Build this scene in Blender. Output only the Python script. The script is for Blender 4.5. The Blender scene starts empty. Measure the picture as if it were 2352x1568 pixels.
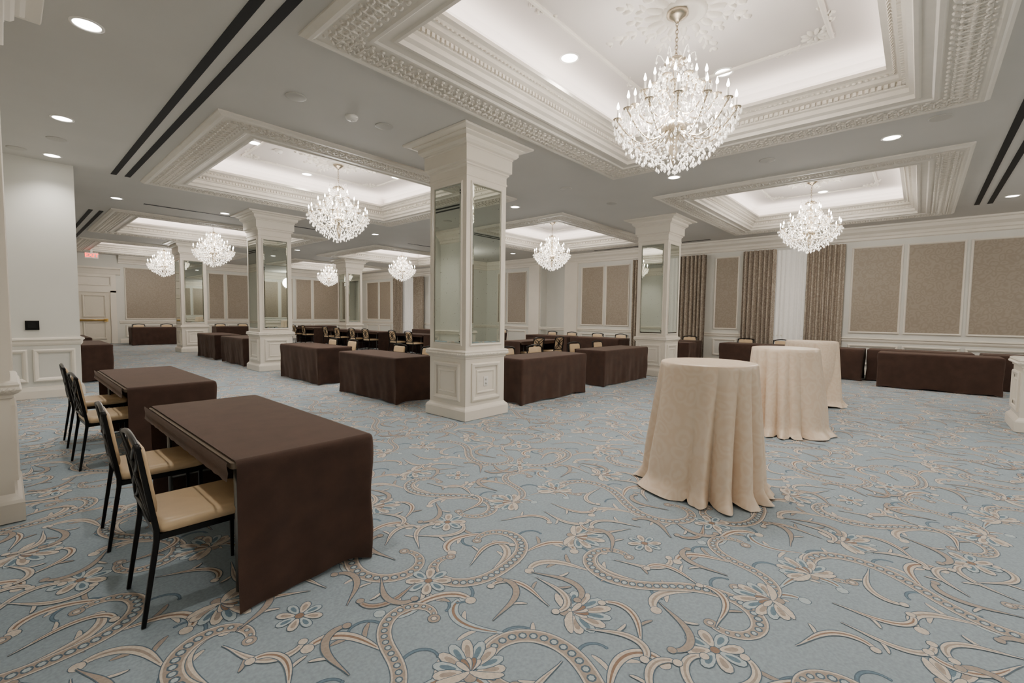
import bpy, math, random
import numpy as np
from mathutils import Vector, Matrix
PI = math.pi
C = bpy.context.scene.collection
random.seed(4)
V3 = Vector
XA, YA, ZA = V3((1,0,0)), V3((0,1,0)), V3((0,0,1))
# ------------------------------------------------------------------ camera
HC = 1.45
def cam_axes():
    a, p, r = math.radians(41.8), math.radians(3.29), math.radians(0.73)
    f0 = V3((math.cos(a), math.sin(a), 0)); r0 = V3((math.sin(a), -math.cos(a), 0))
    f = f0*math.cos(p) - ZA*math.sin(p); u0 = f0*math.sin(p) + ZA*math.cos(p)
    rt = r0*math.cos(r) + u0*math.sin(r); up = u0*math.cos(r) - r0*math.sin(r)
    return f, rt, up
FW, RT, UP = cam_axes()
cd = bpy.data.cameras.new('camera'); cam = bpy.data.objects.new('camera', cd); C.objects.link(cam)
cd.lens = 16; cd.sensor_width = 36; cd.clip_start = .02
m = Matrix((RT, UP, -FW)).transposed().to_4x4(); m.translation = V3((0,0,HC)); cam.matrix_world = m
bpy.context.scene.camera = cam
def P(px, py, z):
    d = FW + RT*((px-1176)/1045.) + UP*((784-py)/1045.)
    t = (z-HC)/d.z
    return V3((d.x*t, d.y*t, z))
# ------------------------------------------------------------------ mesh builder
class MB:
    def __init__(s): s.v=[]; s.f=[]; s.m=[]; s.s=[]
    def add(self, vs, fs, mi=0, sm=False):
        b=len(self.v); self.v += [tuple(v) for v in vs]
        for f in fs: self.f.append([i+b for i in f]); self.m.append(mi); self.s.append(sm)
    def box(s,x0,x1,y0,y1,z0,z1,mi=0):
        s.add([(x0,y0,z0),(x1,y0,z0),(x1,y1,z0),(x0,y1,z0),(x0,y0,z1),(x1,y0,z1),(x1,y1,z1),(x0,y1,z1)],
              [(0,3,2,1),(4,5,6,7),(0,1,5,4),(1,2,6,5),(2,3,7,6),(3,0,4,7)],mi)
    def obox(s,O,u,v,n,u0,u1,v0,v1,n0,n1,mi=0):
        p=[O+u*a+v*b+n*c for c in (n0,n1) for (a,b) in ((u0,v0),(u1,v0),(u1,v1),(u0,v1))]
        s.add(p,[(0,3,2,1),(4,5,6,7),(0,1,5,4),(1,2,6,5),(2,3,7,6),(3,0,4,7)],mi)
    def loft(s,rings,cap0=False,cap1=False,mi=0,sm=False,closed=True):
        n=len(rings[0]); vs=[p for r in rings for p in r]; fs=[]
        for i in range(len(rings)-1):
            for j in range(n if closed else n-1):
                k=(j+1)%n; fs.append((i*n+j,i*n+k,(i+1)*n+k,(i+1)*n+j))
        if cap0: fs.append(tuple(range(n-1,-1,-1)))
        if cap1: b=(len(rings)-1)*n; fs.append(tuple(range(b,b+n)))
        s.add(vs,fs,mi,sm)
    def lathe(s,prof,n=24,c=(0,0,0),mi=0,sm=True,cap=True):
        R=[[(c[0]+r*math.cos(2*PI*j/n),c[1]+r*math.sin(2*PI*j/n),c[2]+z) for j in range(n)] for r,z in prof]
        s.loft(R,cap,cap,mi,sm)
    def tube(s,pts,rad,n=8,mi=0,closed=False,sm=True):
        pts=[V3(p) for p in pts]; R=[]; N=len(pts); ref=None
        for i,p in enumerate(pts):
            if closed: t=pts[(i+1)%N]-pts[i-1]
            else: t=pts[min(i+1,N-1)]-pts[max(i-1,0)]
            t.normalize()
            if ref is None: ref = ZA if abs(t.z)<.9 else XA
            a=(ref-t*ref.dot(t)).normalized(); b=t.cross(a); ref=a
            r=rad[i] if isinstance(rad,(list,tuple)) else rad
            R.append([p+a*(r*math.cos(2*PI*j/n))+b*(r*math.sin(2*PI*j/n)) for j in range(n)])
        if closed: R.append(R[0])
        s.loft(R,not closed,not closed,mi,sm)
    def frame(s,O,u,v,n,u0,u1,v0,v1,prof,mi=0,fill=None):
        R=[[O+u*a+v*b+n*h for a,b in ((u0+o,v0+o),(u1-o,v0+o),(u1-o,v1-o),(u0+o,v1-o))] for o,h in prof]
        s.loft(R,False,False,mi)
        if fill is not None: s.add(R[-1],[(0,1,2,3)],fill)
    def run(s,O,u,n,a,b,prof,mi=0):
        R=[[O+u*a+n*o+ZA*z for o,z in prof],[O+u*b+n*o+ZA*z for o,z in prof]]
        s.loft(R,True,True,mi,closed=False)
    def dome(s,c,u,v,n,a,b,h,mi=0,k=8):
        vs=[]; 
        for q,(rr,hh) in enumerate(((1,0),(.72,.7))):
            for j in range(k):
                t=2*PI*j/k; vs.append(c+u*(a*rr*math.cos(t))+v*(b*rr*math.sin(t))+n*(h*hh))
        vs.append(c+n*h)
        fs=[(j,(j+1)%k,k+(j+1)%k,k+j) for j in range(k)]+[(k+j,k+(j+1)%k,2*k) for j in range(k)]
        s.add(vs,fs,mi,True)
    def mesh(s,name,mats):
        me=bpy.data.meshes.new(name); me.from_pydata(s.v,[],s.f)
        if not isinstance(mats,(list,tuple)): mats=[mats]
        for q in mats: me.materials.append(q)
        me.polygons.foreach_set('material_index',s.m); me.polygons.foreach_set('use_smooth',s.s); me.update()
        return me
    def build(s,name,mats,parent=None): return ob(name,s.mesh(name,mats),parent)
def ob(name,data,parent=None,loc=(0,0,0),rz=0.):
    o=bpy.data.objects.new(name,data); C.objects.link(o); o.parent=parent; o.location=loc; o.rotation_euler=(0,0,rz); return o
def tag(o,label=None,cat=None,group=None,kind=None):
    for k,v in (('label',label),('category',cat),('group',group),('kind',kind)):
        if v: o[k]=v
    return o
def thing(name,label,cat,loc=(0,0,0),rz=0.,group=None): return tag(ob(name,None,None,loc,rz),label,cat,group)
def rrect(cx,cy,hx,hy,r,z,n=4):
    o=[]
    for (sx,sy,a0) in ((1,1,0),(-1,1,PI/2),(-1,-1,PI),(1,-1,1.5*PI)):
        for k in range(n+1):
            a=a0+PI/2*k/n; o.append((cx+sx*(hx-r)+r*math.cos(a),cy+sy*(hy-r)+r*math.sin(a),z))
    return o
def rect(cx,cy,hx,hy,z): return [(cx-hx,cy-hy,z),(cx+hx,cy-hy,z),(cx+hx,cy+hy,z),(cx-hx,cy+hy,z)]
# ------------------------------------------------------------------ materials
def lin(c): return tuple(((x/255.)/12.92 if x<=10 else ((x/255.+.055)/1.055)**2.4) for x in c)
def pm(name,rgb,rough=.5,metal=0.,var=.06,scale=20.,bump=0.,bscale=200.,emit=0.,sheen=0.,trans=0.,detail=3.):
    mt=bpy.data.materials.new(name); mt.use_nodes=True; nt=mt.node_tree; b=nt.nodes['Principled BSDF']
    c=lin(rgb); tc=nt.nodes.new('ShaderNodeTexCoord')
    nz=nt.nodes.new('ShaderNodeTexNoise'); nz.inputs['Scale'].default_value=scale; nz.inputs['Detail'].default_value=detail
    nt.links.new(tc.outputs['Object'],nz.inputs['Vector'])
    rp=nt.nodes.new('ShaderNodeValToRGB'); rp.color_ramp.elements[0].position=.3; rp.color_ramp.elements[1].position=.7
    rp.color_ramp.elements[0].color=tuple(x*(1-var) for x in c)+(1,); rp.color_ramp.elements[1].color=tuple(min(1,x*(1+var)) for x in c)+(1,)
    nt.links.new(nz.outputs['Fac'],rp.inputs['Fac']); nt.links.new(rp.outputs['Color'],b.inputs['Base Color'])
    b.inputs['Roughness'].default_value=rough; b.inputs['Metallic'].default_value=metal
    if sheen: b.inputs['Sheen Weight'].default_value=sheen; b.inputs['Sheen Roughness'].default_value=.4; b.inputs['Sheen Tint'].default_value=(1,.8,.65,1)
    if trans: b.inputs['Transmission Weight'].default_value=trans
    if bump:
        n2=nt.nodes.new('ShaderNodeTexNoise'); n2.inputs['Scale'].default_value=bscale; n2.inputs['Detail'].default_value=1
        nt.links.new(tc.outputs['Object'],n2.inputs['Vector'])
        bp=nt.nodes.new('ShaderNodeBump'); bp.inputs['Strength'].default_value=bump; bp.inputs['Distance'].default_value=.01
        nt.links.new(n2.outputs['Fac'],bp.inputs['Height']); nt.links.new(bp.outputs['Normal'],b.inputs['Normal'])
    if emit:
        b.inputs['Emission Color'].default_value=c+(1,); b.inputs['Emission Strength'].default_value=emit
        try: mt.cycles.emission_sampling='NONE'
        except Exception: pass
    return mt
def damask(name,c1,c2,rough,sc):
    mt=pm(name,c1,rough); nt=mt.node_tree; b=nt.nodes['Principled BSDF']
    tc=nt.nodes.new('ShaderNodeTexCoord')
    nz=nt.nodes.new('ShaderNodeTexNoise'); nz.inputs['Scale'].default_value=sc*.6; nz.inputs['Detail'].default_value=0; nt.links.new(tc.outputs['Object'],nz.inputs['Vector'])
    mx=nt.nodes.new('ShaderNodeVectorMath'); mx.operation='MULTIPLY_ADD'; mx.inputs[1].default_value=(1.1/sc,1.1/sc,1.1/sc)
    nt.links.new(nz.outputs['Color'],mx.inputs[0]); nt.links.new(tc.outputs['Object'],mx.inputs[2])
    vo=nt.nodes.new('ShaderNodeTexVoronoi'); vo.inputs['Scale'].default_value=sc; nt.links.new(mx.outputs[0],vo.inputs['Vector'])
    ms=nt.nodes.new('ShaderNodeMath'); ms.operation='MULTIPLY'; ms.inputs[1].default_value=15.; nt.links.new(vo.outputs['Distance'],ms.inputs[0])
    sn=nt.nodes.new('ShaderNodeMath'); sn.operation='SINE'; nt.links.new(ms.outputs[0],sn.inputs[0])
    rp=nt.nodes.new('ShaderNodeValToRGB'); rp.color_ramp.elements[0].position=.1; rp.color_ramp.elements[1].position=.9
    rp.color_ramp.elements[0].color=lin(c1)+(1,); rp.color_ramp.elements[1].color=lin(c2)+(1,)
    ad=nt.nodes.new('ShaderNodeMath'); ad.operation='MULTIPLY_ADD'; ad.inputs[1].default_value=.5; ad.inputs[2].default_value=.5
    nt.links.new(sn.outputs[0],ad.inputs[0]); nt.links.new(ad.outputs[0],rp.inputs['Fac']); nt.links.new(rp.outputs['Color'],b.inputs['Base Color'])
    return mt
M=dict(
 cream=pm('cream_paint',(230,223,210),.4,var=.02,scale=3),
 plaster=pm('ornate_plaster',(225,219,208),.5,var=.03,scale=8),
 orn=pm('carved_plaster',(220,213,201),.5,var=.05,scale=40,bump=.5,bscale=70),
 wall=pm('pale_wall_paint',(215,214,206),.5,var=.02,scale=2),
 ceil=pm('ceiling_paint',(203,201,196),.8,var=.02,scale=1.5),
 recess=pm('tray_ceiling_paint',(211,204,198),.7,var=.02,scale=1.5),
 black=pm('black_slot',(7,7,8),.7,var=.1),
 brown=pm('brown_cloth',(63,42,32),.9,var=.2,scale=8,bump=.15,bscale=300,sheen=.14,detail=4),
 cloth=damask('cream_damask_cloth',(230,207,181),(235,215,192),.34,9),
 frame=pm('black_chair_frame',(20,18,18),.3,metal=.5,var=.1),
 leather=pm('cream_vinyl',(211,184,146),.38,var=.04,scale=12),
 chrome=pm('table_leg_metal',(120,120,118),.35,metal=.8),
 board=pm('table_board',(120,105,88),.6),
 paper=damask('damask_wallpaper',(156,145,130),(146,135,120),.5,8.),
 curtain=damask('curtain_fabric',(176,165,150),(150,138,124),.75,9),
 sheer=pm('sheer_fabric',(238,235,229),.8,var=.03,emit=.14),  # faint glow put into the fabric itself, it is no lamp
 brass=pm('brass',(200,165,95),.3,metal=.9),
 silver=pm('chandelier_silver',(190,178,158),.25,metal=.85),
 crystal=pm('crystal',(255,249,240),.05,var=.02,trans=.35,emit=.48),  # sparkle of caught light put in as a weak glow
 bulb=pm('candle_bulb',(255,244,228),.3,var=.0,emit=30.),
 candle=pm('candle_sleeve',(240,234,222),.5,emit=.6),  # faint glow put into the sleeve, only the bulb is a lamp
 lamp=pm('downlight_lens',(255,249,240),.4,var=0.,emit=18.),
 white=pm('white_plastic',(234,231,225),.4,var=.02),
 grey=pm('grey_grille',(188,186,180),.6,var=.06,scale=200),
 screen=pm('dark_screen',(16,17,19),.15,var=.1),
 door=pm('door_paint',(220,212,196),.45,var=.02),
 red=pm('exit_red',(255,50,30),.4,emit=5.),
 glass=pm('window_glass',(60,70,80),.08,var=.1),
)
def mirror_mat():
    mt=pm('antique_mirror',(205,214,204),.015,metal=1.,var=.02,scale=4); nt=mt.node_tree; b=nt.nodes['Principled BSDF']
    tc=nt.nodes.new('ShaderNodeTexCoord'); nz=nt.nodes.new('ShaderNodeTexNoise'); nz.inputs['Scale'].default_value=38; nz.inputs['Detail'].default_value=4
    nt.links.new(tc.outputs['Object'],nz.inputs['Vector'])
    rp=nt.nodes.new('ShaderNodeValToRGB'); rp.color_ramp.elements[0].position=.66; rp.color_ramp.elements[1].position=.72
    rp.color_ramp.elements[0].color=lin((197,203,194))+(1,); rp.color_ramp.elements[1].color=lin((70,66,56))+(1,)
    nt.links.new(nz.outputs['Fac'],rp.inputs['Fac']); nt.links.new(rp.outputs['Color'],b.inputs['Base Color']); return mt
M['mirror']=mirror_mat()
CE=3.85; XR=15.1; XL=-.4; YF=26.4; YB=-6.
# ------------------------------------------------------------------ carpet (pattern woven into the floor mesh)
def carpet():
    vs=[];fs=[];mi=[]; zc=[-.0029]; used=[]
    rn=random.Random(11); T=1.8
    def put(pts,faces,mat,z):
        b=len(vs); vs.extend((x,y,z) for x,y in pts)
        for f in faces: fs.append([i+b for i in f]); mi.append(mat)
    def strip(pts,w,mat,z,mark=False):
        L=[];N=len(pts)
        for i,(x,y) in enumerate(pts):
            a=pts[max(i-1,0)]; c=pts[min(i+1,N-1)]; dx,dy=c[0]-a[0],c[1]-a[1]; l=math.hypot(dx,dy) or 1
            h=(w[i] if isinstance(w,list) else w)/2
            L.append((x-dy/l*h,y+dx/l*h)); L.append((x+dy/l*h,y-dx/l*h))
            if mark and i%3==0: used.append((x,y))
        put(L,[(2*i,2*i+1,2*i+3,2*i+2) for i in range(N-1)],mat,z)
    def clo(cx,cy,th,L,K,p,odd,n=40,k0=0.):
        res=[]
        for sg in (-1,1):
            x,y,h=cx,cy,th; seg=[]
            for i in range(n):
                s=(i+.5)/n; k=K*s**p+k0
                if sg<0: k = k if odd else -k
                h+=k*L/n
                x+=sg*math.cos(h)*L/n; y+=sg*math.sin(h)*L/n; seg.append((x,y))
            res.append(seg)
        return res[0][::-1]+[(cx,cy)]+res[1]
    def nz(): zc[0]+=.000004; return zc[0]
    DK,TP,CR,BR,LB,MBL=1,2,3,4,5,6
    EO=.0058
    def disc(x,y,r,mat,k=12):
        put([(x+(r+EO*.6)*math.cos(q*2*PI/k),y+(r+EO*.6)*math.sin(q*2*PI/k)) for q in range(k)],[tuple(range(k))],DK,nz())
        put([(x+r*math.cos(q*2*PI/k),y+r*math.sin(q*2*PI/k)) for q in range(k)],[tuple(range(k))],mat,nz())
    def ribbon(pts,w=.07):
        N=len(pts); ww=[w*min(1,.4+3.2*min(i,N-1-i)/N) for i in range(N)]
        strip(pts,[a+.012 for a in ww],DK,nz(),True); strip(pts,[a+.004 for a in ww],CR,nz()); strip(pts,[a*.82 for a in ww],TP,nz()); z=nz(); acc=0; z2=nz()
        for i in range(1,N):
            acc+=math.hypot(pts[i][0]-pts[i-1][0],pts[i][1]-pts[i-1][1])
            if acc>.032:
                acc=0; r=ww[i]*.28; x,y=pts[i]; put([(x+r*math.cos(q*PI/4),y+r*math.sin(q*PI/4)) for q in range(8)],[tuple(range(8))],DK,z)
                r*=.66; put([(x+r*math.cos(q*PI/3),y+r*math.sin(q*PI/3)) for q in range(6)],[tuple(range(6))],LB,z2)
        for e in (0,-1): disc(pts[e][0],pts[e][1],.03,TP); disc(pts[e][0],pts[e][1],.013,CR)
    def petal(x,y,a,l,w,mat,inner=None,bend=0.):
        def poly(l,w,o):
            ca,sa=math.cos(a),math.sin(a); r=[]
            for q in range(12):
                t=2*PI*q/12; px=o+l/2-l/2*math.cos(t); py=w/2*math.sin(t)*(.7+.6*(px-o)/l)+bend*(px/l)**2*l; r.append((x+px*ca-py*sa,y+px*sa+py*ca))
            return r
        put(poly(l+EO*1.2,w+EO*1.4,-EO*.6),[tuple(range(12))],DK,nz()); put(poly(l,w,0),[tuple(range(12))],mat,nz())
        if inner is not None: put(poly(l*.58,w*.5,l*.2),[tuple(range(12))],inner,nz())
        used.append((x+l*.5*math.cos(a),y+l*.5*math.sin(a)))
    def curl(x,y,h,side,L,k1,w,mat,leaf=2,shade=True):
        n=26; out=[(x,y)]; hs=[h]
        for q in range(n):
            t=(q+.5)/n; h+=side*(-3+(k1+3)*t**1.1)*L/n; x+=math.cos(h)*L/n; y+=math.sin(h)*L/n; out.append((x,y)); hs.append(h)
        ww=[w*(.08+.92*math.sin(PI/2*min(1.,(q/n)/.62))**1.5)*(1 if q<n*.8 else 1-.45*(q/n-.8)/.2) for q in range(n+1)]
        if leaf:
            for (i,sd,l,ww_) in ((9,-1,2.6,.5),(13,1,2.1,.5),(16,-1,2.2,.5))[:leaf]:
                petal(out[i][0],out[i][1],hs[i]+sd*side*.55,w*l,w*ww_,CR if mat!=CR or rn.random()<.6 else TP,None,sd*side*.35)
        strip(out,[a+EO*1.5 for a in ww],DK,nz(),True); strip(out,ww,mat,nz())
        if shade: strip(out[5:-2],[a*.30 for a in ww[5:-2]],BR if rn.random()<.35 else TP,nz())
        disc(out[-1][0],out[-1][1],w*.6,mat)
    def vine(pts,fr,side,L,k1,w,mat,da=.55,leaf=2,shade=True):
        i=int(fr*(len(pts)-3))+1; x,y=pts[i]; h=math.atan2(pts[i+1][1]-pts[i-1][1],pts[i+1][0]-pts[i-1][0])+side*da
        curl(x,y,h,side,L,k1,w,mat,leaf,shade)
    def palmette(x,y,a,s=1.):
        for q in range(-4,5): petal(x+.03*math.cos(a+q*.4),y+.03*math.sin(a+q*.4),a+q*.4,s*(.165-.010*abs(q)),s*.05,LB if q%2 else CR,MBL if q%2 else TP)
        for q in range(-2,3): petal(x,y,a+q*.36,s*.08,s*.026,BR if q%2 else CR)
        petal(x,y,a+PI,s*.06,s*.05,TP); petal(x,y,a+PI+.9,s*.14,s*.04,CR,None,.4); petal(x,y,a+PI-.9,s*.14,s*.04,CR,None,-.4)
    def daisy(x,y,s=1.,k=8):
        for q in range(k): petal(x+.02*math.cos(q*2*PI/k),y+.02*math.sin(q*2*PI/k),q*2*PI/k,s*.11,s*.052,CR if q%2 else LB,TP if q%2 else MBL)
        disc(x,y,.02,BR)
    R1=clo(.44,.50,.85,.98,8.4,.85,True); R2=clo(1.34,.66,2.3,.86,-9.4,.85,True); R3=clo(.9,1.42,.1,.72,9.,.75,False,34)
    R4=clo(.06,1.32,1.35,.55,-12.,.8,True,28)
    for R,frs in ((R1,(.2,.35,.5,.65,.8)),(R2,(.2,.36,.54,.72)),(R3,(.15,.38,.62,.85)),(R4,(.25,.5,.75))):
        for q,f in enumerate(frs):
            sd=1 if q%2 else -1
            vine(R,f+.07,-sd,.34,-16,.010,MBL,.5,0,False)
            vine(R,f,sd,.42+.12*rn.random(),10+4*rn.random(),.046,CR if q%4 else LB,.6,2)
    for R in (R1,R2,R3,R4): ribbon(R,.076 if R is not R4 else .06)
    palmette(.82,.91,-.7,1.05); palmette(1.6,.2,2.2,1.0); palmette(.22,1.0,.9,.95); palmette(1.48,1.33,-1.2,1.0); daisy(1.03,.30,1.0); daisy(.5,1.63,.95); daisy(1.7,.95,.8)
    def free(pts):
        U=np.array(used)
        A=np.concatenate([U+np.array((ox*T,oy*T+ox*T/2)) for ox in (-1,0,1) for oy in (-1,0,1)])
        d=((np.array(pts)[:,None,:]-A[None])**2).sum(2).min(1); k=int(d.argmax()); return float(d[k]),pts[k]
    for it in range(26):
        f,(x,y)=free([(rn.random()*T,rn.random()*T) for _ in range(60)]); a=rn.random()*6.28
        if f>.009:
            sd=rn.choice((-1,1)); L=min(.42,2.4*math.sqrt(f)+.12)
            curl(x-.35*L*math.cos(a),y-.35*L*math.sin(a),a,sd,L,5.5/L,.033,rn.choice((CR,CR,TP)),1)
        elif f>.005:
            s=math.sqrt(f)*.85
            for q in (-1,0,1): petal(x-s*.45*math.cos(a),y-s*.45*math.sin(a),a+q*.75,s*(.95 if q==0 else .75),s*.28,CR if q else rn.choice((LB,TP)),None,q*.3)
    va=np.array(vs)
    AV=[(XL-.1,YB-.1,-.003),(XR+.5,YB-.1,-.003),(XR+.5,YF+.1,-.003),(XL-.1,YF+.1,-.003)]; AF=[[0,1,2,3]]; AM=[0]
    out=[np.array(AV)]; base=4
    for ix in range(0,9):
        for iy in range(-9,16):
            ox=XL+ix*T-.4; oy=iy*T+ix*T/2-.6
            if ox+T>XR+1.2 or oy+T>YF+.9 or oy<-5.2: continue
            if oy<-1.9 and ox<5: continue
            out.append(va+np.array((ox,oy,0)))
            AF.extend([[i+base for i in f] for f in fs]); AM.extend(mi); base+=len(va)
    me=bpy.data.meshes.new('floor'); me.from_pydata(np.concatenate(out).tolist(),[],AF)
    cols=[('carpet_blue',(147,161,169)),('carpet_navy',(88,105,119)),('carpet_taupe',(163,150,138)),('carpet_cream',(204,193,179)),('carpet_rust',(142,118,101)),('carpet_pale_blue',(175,188,191)),('carpet_mid_blue',(106,128,142))]
    for n,c in cols: me.materials.append(pm(n,c,.95,var=.12,scale=70,bump=.2,bscale=500,detail=3))
    me.polygons.foreach_set('material_index',AM); me.update()
    return tag(ob('floor',me),'blue patterned carpet with cream scrolls and flowers','floor',kind='structure')
carpet()
# ------------------------------------------------------------------ ceiling with eight trays
TX=[(1.78,7.15),(8.75,14.1)]; TY=[(-.45,4.1),(6.3,10.9),(14.3,18.8),(20.8,25.4)]
def ceiling():
    b=MB(); xs=sorted([XL-.1,XR+.5]+[q for a,c in TX for q in (a+.3,c-.3)]); ys=sorted([YB-.1,YF+.1]+[q for a,c in TY for q in (a+.3,c-.3)])
    hole=[(a+.3,c-.3,d+.3,e-.3) for a,c in TX for d,e in TY]
    for i in range(len(xs)-1):
        for j in range(len(ys)-1):
            mx,my=(xs[i]+xs[i+1])/2,(ys[j]+ys[j+1])/2
            if any(h[0]<mx<h[1] and h[2]<my<h[3] for h in hole): continue
            b.add([(xs[i],ys[j],CE),(xs[i+1],ys[j],CE),(xs[i+1],ys[j+1],CE),(xs[i],ys[j+1],CE)],[(0,3,2,1)])
    tag(b.build('ceiling',M['ceil']),'flat pale grey ceiling around the lit trays','ceiling',kind='structure')
ceiling()
RZ=4.38
prof=[(0,3.85),(0,3.83),(.03,3.815),(.05,3.80),(.08,3.80),(.10,3.808),(.40,3.815),(.42,3.80),(.45,3.80),(.47,3.815),(.55,3.82),(.57,3.808),(.60,3.808),(.61,3.85),(.65,3.87),(.65,3.92),(.68,3.93),(.68,3.99),(.74,4.01),(.74,4.05),(.79,4.08),(.84,4.09),(.84,4.13),(.60,4.13)]
rec=[(.60,4.13),(.60,4.26),(.63,4.33),(.70,4.37),(.78,RZ)]
TRL=['large ornate tray moulding around the foreground chandelier','ornate tray moulding left of the mirrored centre column','ornate tray moulding third from the camera on the left side','ornate tray moulding nearest the exit door',
     'ornate tray moulding above the draped tables by the right hand wall','ornate tray moulding behind the mirrored centre column','ornate tray moulding third from the camera along the window side','ornate tray moulding in the far window side corner']
cnt=0
for a,c in TX:
    for d,e in TY:
        O=V3((0,0,0)); b=MB(); b.frame(O,XA,YA,ZA,a,c,d,e,prof)
        t=b.build('trim_%d'%(cnt+1),M['plaster']); tag(t,TRL[cnt],'ceiling moulding',kind='structure')
        r=MB(); r.frame(O,XA,YA,ZA,a,c,d,e,rec,0,0); r.build('tray_ceiling',M['recess'],t)
        lf=MB(); dn=MB(); near=(cnt in (0,1,4))
        for (s0,s1,fx,off,sg) in ((a,c,True,d,1),(a,c,True,e,-1),(d,e,False,a,1),(d,e,False,c,-1)):
            st=.10 if near else .16; n=int((s1-s0-.3)/st); kk=st/.10
            u,v=(XA,YA) if fx else (YA,XA)
            for i in range(n):
                q=s0+.2+(s1-s0-.4)*(i+.5)/n; ctr=lambda dq,o,z: u*(q+dq*kk)+v*(off+sg*o)+ZA*z
                for w_ in (-1,1):
                    d1=(u*(.8*w_)+v*sg*.6).normalized(); d2=(v*sg*.8-u*(.6*w_)).normalized()
                    lf.dome(ctr(.026*w_,.17,3.809),d1,d2,-ZA,.032*kk,.014*kk,.018)
                    lf.dome(ctr(.024*w_,.24,3.811),d1,d2,-ZA,.028*kk,.013*kk,.017)
                    lf.dome(ctr(.020*w_,.31,3.813),d1,d2,-ZA,.024*kk,.012*kk,.015)
                lf.dome(ctr(0,.24,3.811),v*sg,u,-ZA,.10,.012*kk,.018)
                lf.dome(ctr(.05,.36,3.813),u,v,-ZA,.026*kk,.02,.018); lf.dome(ctr(.05,.13,3.809),u,v,-ZA,.022*kk,.018,.016)
                if near: lf.dome(ctr(.05,.24,3.811),u,v,-ZA,.014,.05,.010)
            st=.055 if near else .1; n=int((s1-s0-1.3)/st)
            for i in range(n):
                q=s0+.65+(s1-s0-1.3)*(i+.5)/n; ctr=u*q+v*(off+sg*.68)
                dn.obox(ctr,u,v*sg,ZA,-st*.3,st*.3,-.0,.03,3.945,3.985)
                if near: dn.dome(u*q+v*(off+sg*.765)+ZA*4.06,u,(v*(-sg)*.6+ZA*.8),v*sg,.02,.026,.014)
        lf.build('leaf_ornament',M['orn'],t); dn.build('dentil_band',M['plaster'],t)
        cx,cy=(a+c)/2,(d+e)/2; k=MB(); zz=RZ
        k.frame(O,XA,YA,ZA,a+1.3,c-1.3,d+1.25,e-1.25,[(0,zz),(0,zz-.018),(.012,zz-.026),(.03,zz-.026),(.042,zz-.018),(.042,zz)])
        for sx in (-1,1):
            for sy in (-1,1):
                px,py=cx+sx*((c-a)/2-1.32),cy+sy*((e-d)/2-1.27)
                for arm_ in (0,1):
                    for q in range(16):
                        t_=q/15.; ln=.62*t_
                        ox,oy=(ln,.05*math.sin(7*t_)) if arm_==0 else (.05*math.sin(7*t_),ln)
                        an=math.atan2(oy,ox)+(.7 if q%2 else -.7)
                        k.dome(V3((px-sx*(ox+.02*math.sin(q*2.)),py-sy*(oy+.02*math.cos(q*2.)),zz)),V3((sx*math.cos(an),sy*math.sin(an),0)),V3((-sy*math.sin(an),sx*math.cos(an),0)).normalized(),-ZA,.055*(1-.6*t_),.022*(1-.5*t_),.025,k=6)
                for q in range(9):
                    an=q*2*PI/9; k.dome(V3((px-sx*.13+.08*math.cos(an),py-sy*.13+.08*math.sin(an),zz)),V3((math.cos(an),math.sin(an),0)),V3((-math.sin(an),math.cos(an),0)),-ZA,.055,.024,.03,k=6)
        k.build('ceiling_scroll_moulding',M['plaster'],t)
        md=MB(); md.lathe([(.0,-.05),(.10,-.05),(.13,-.03),(.17,-.045),(.2,-.03),(.21,0)],32,(cx,cy,zz),0,True,False)
        for q in range(16):
            an=q*PI/8; U=V3((math.cos(an),math.sin(an),0)); W=V3((-math.sin(an),math.cos(an),0)); c0=V3((cx,cy,zz))
            md.dome(c0+U*.29,U,W,-ZA,.09,.035,.045)
            for sd in (-1,1):
                D=(U*.8+W*(.6*sd)).normalized(); E=(W*.8-U*(.6*sd)).normalized()
                md.dome(c0+U*.42+W*.03*sd,D,E,-ZA,.055,.02,.035,k=6)
                if q%2==0: md.dome(c0+U*.54+W*.035*sd,D,E,-ZA,.06,.022,.035,k=6)
                if q%4==0: md.dome(c0+U*.68+W*.045*sd,D,E,-ZA,.06,.022,.035,k=6); md.dome(c0+U*.8+W*.02*sd,D,E,-ZA,.04,.016,.03,k=6)
            md.dome(c0+U*(.5 if q%2 else .62),U,W,-ZA,.05,.02,.04,k=6)
        md.build('medallion',M['plaster'],t)
        # cove lamps on the ledge
        for (px,py,sx,rz) in ((cx,d+.70,c-a-1.5,0),(cx,e-.70,c-a-1.5,PI),(a+.70,cy,e-d-1.5,-PI/2),(c-.70,cy,e-d-1.5,PI/2)):
            L=bpy.data.lights.new('cove_lamp','AREA'); L.shape='RECTANGLE'; L.size=sx; L.size_y=.06; L.energy=18*sx/4; L.color=(1,.92,.875)
            lo=bpy.data.objects.new('cove_lamp',L); C.objects.link(lo); lo.location=(px,py,4.15); lo.rotation_euler=(PI,0,rz)
        cnt+=1
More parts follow.
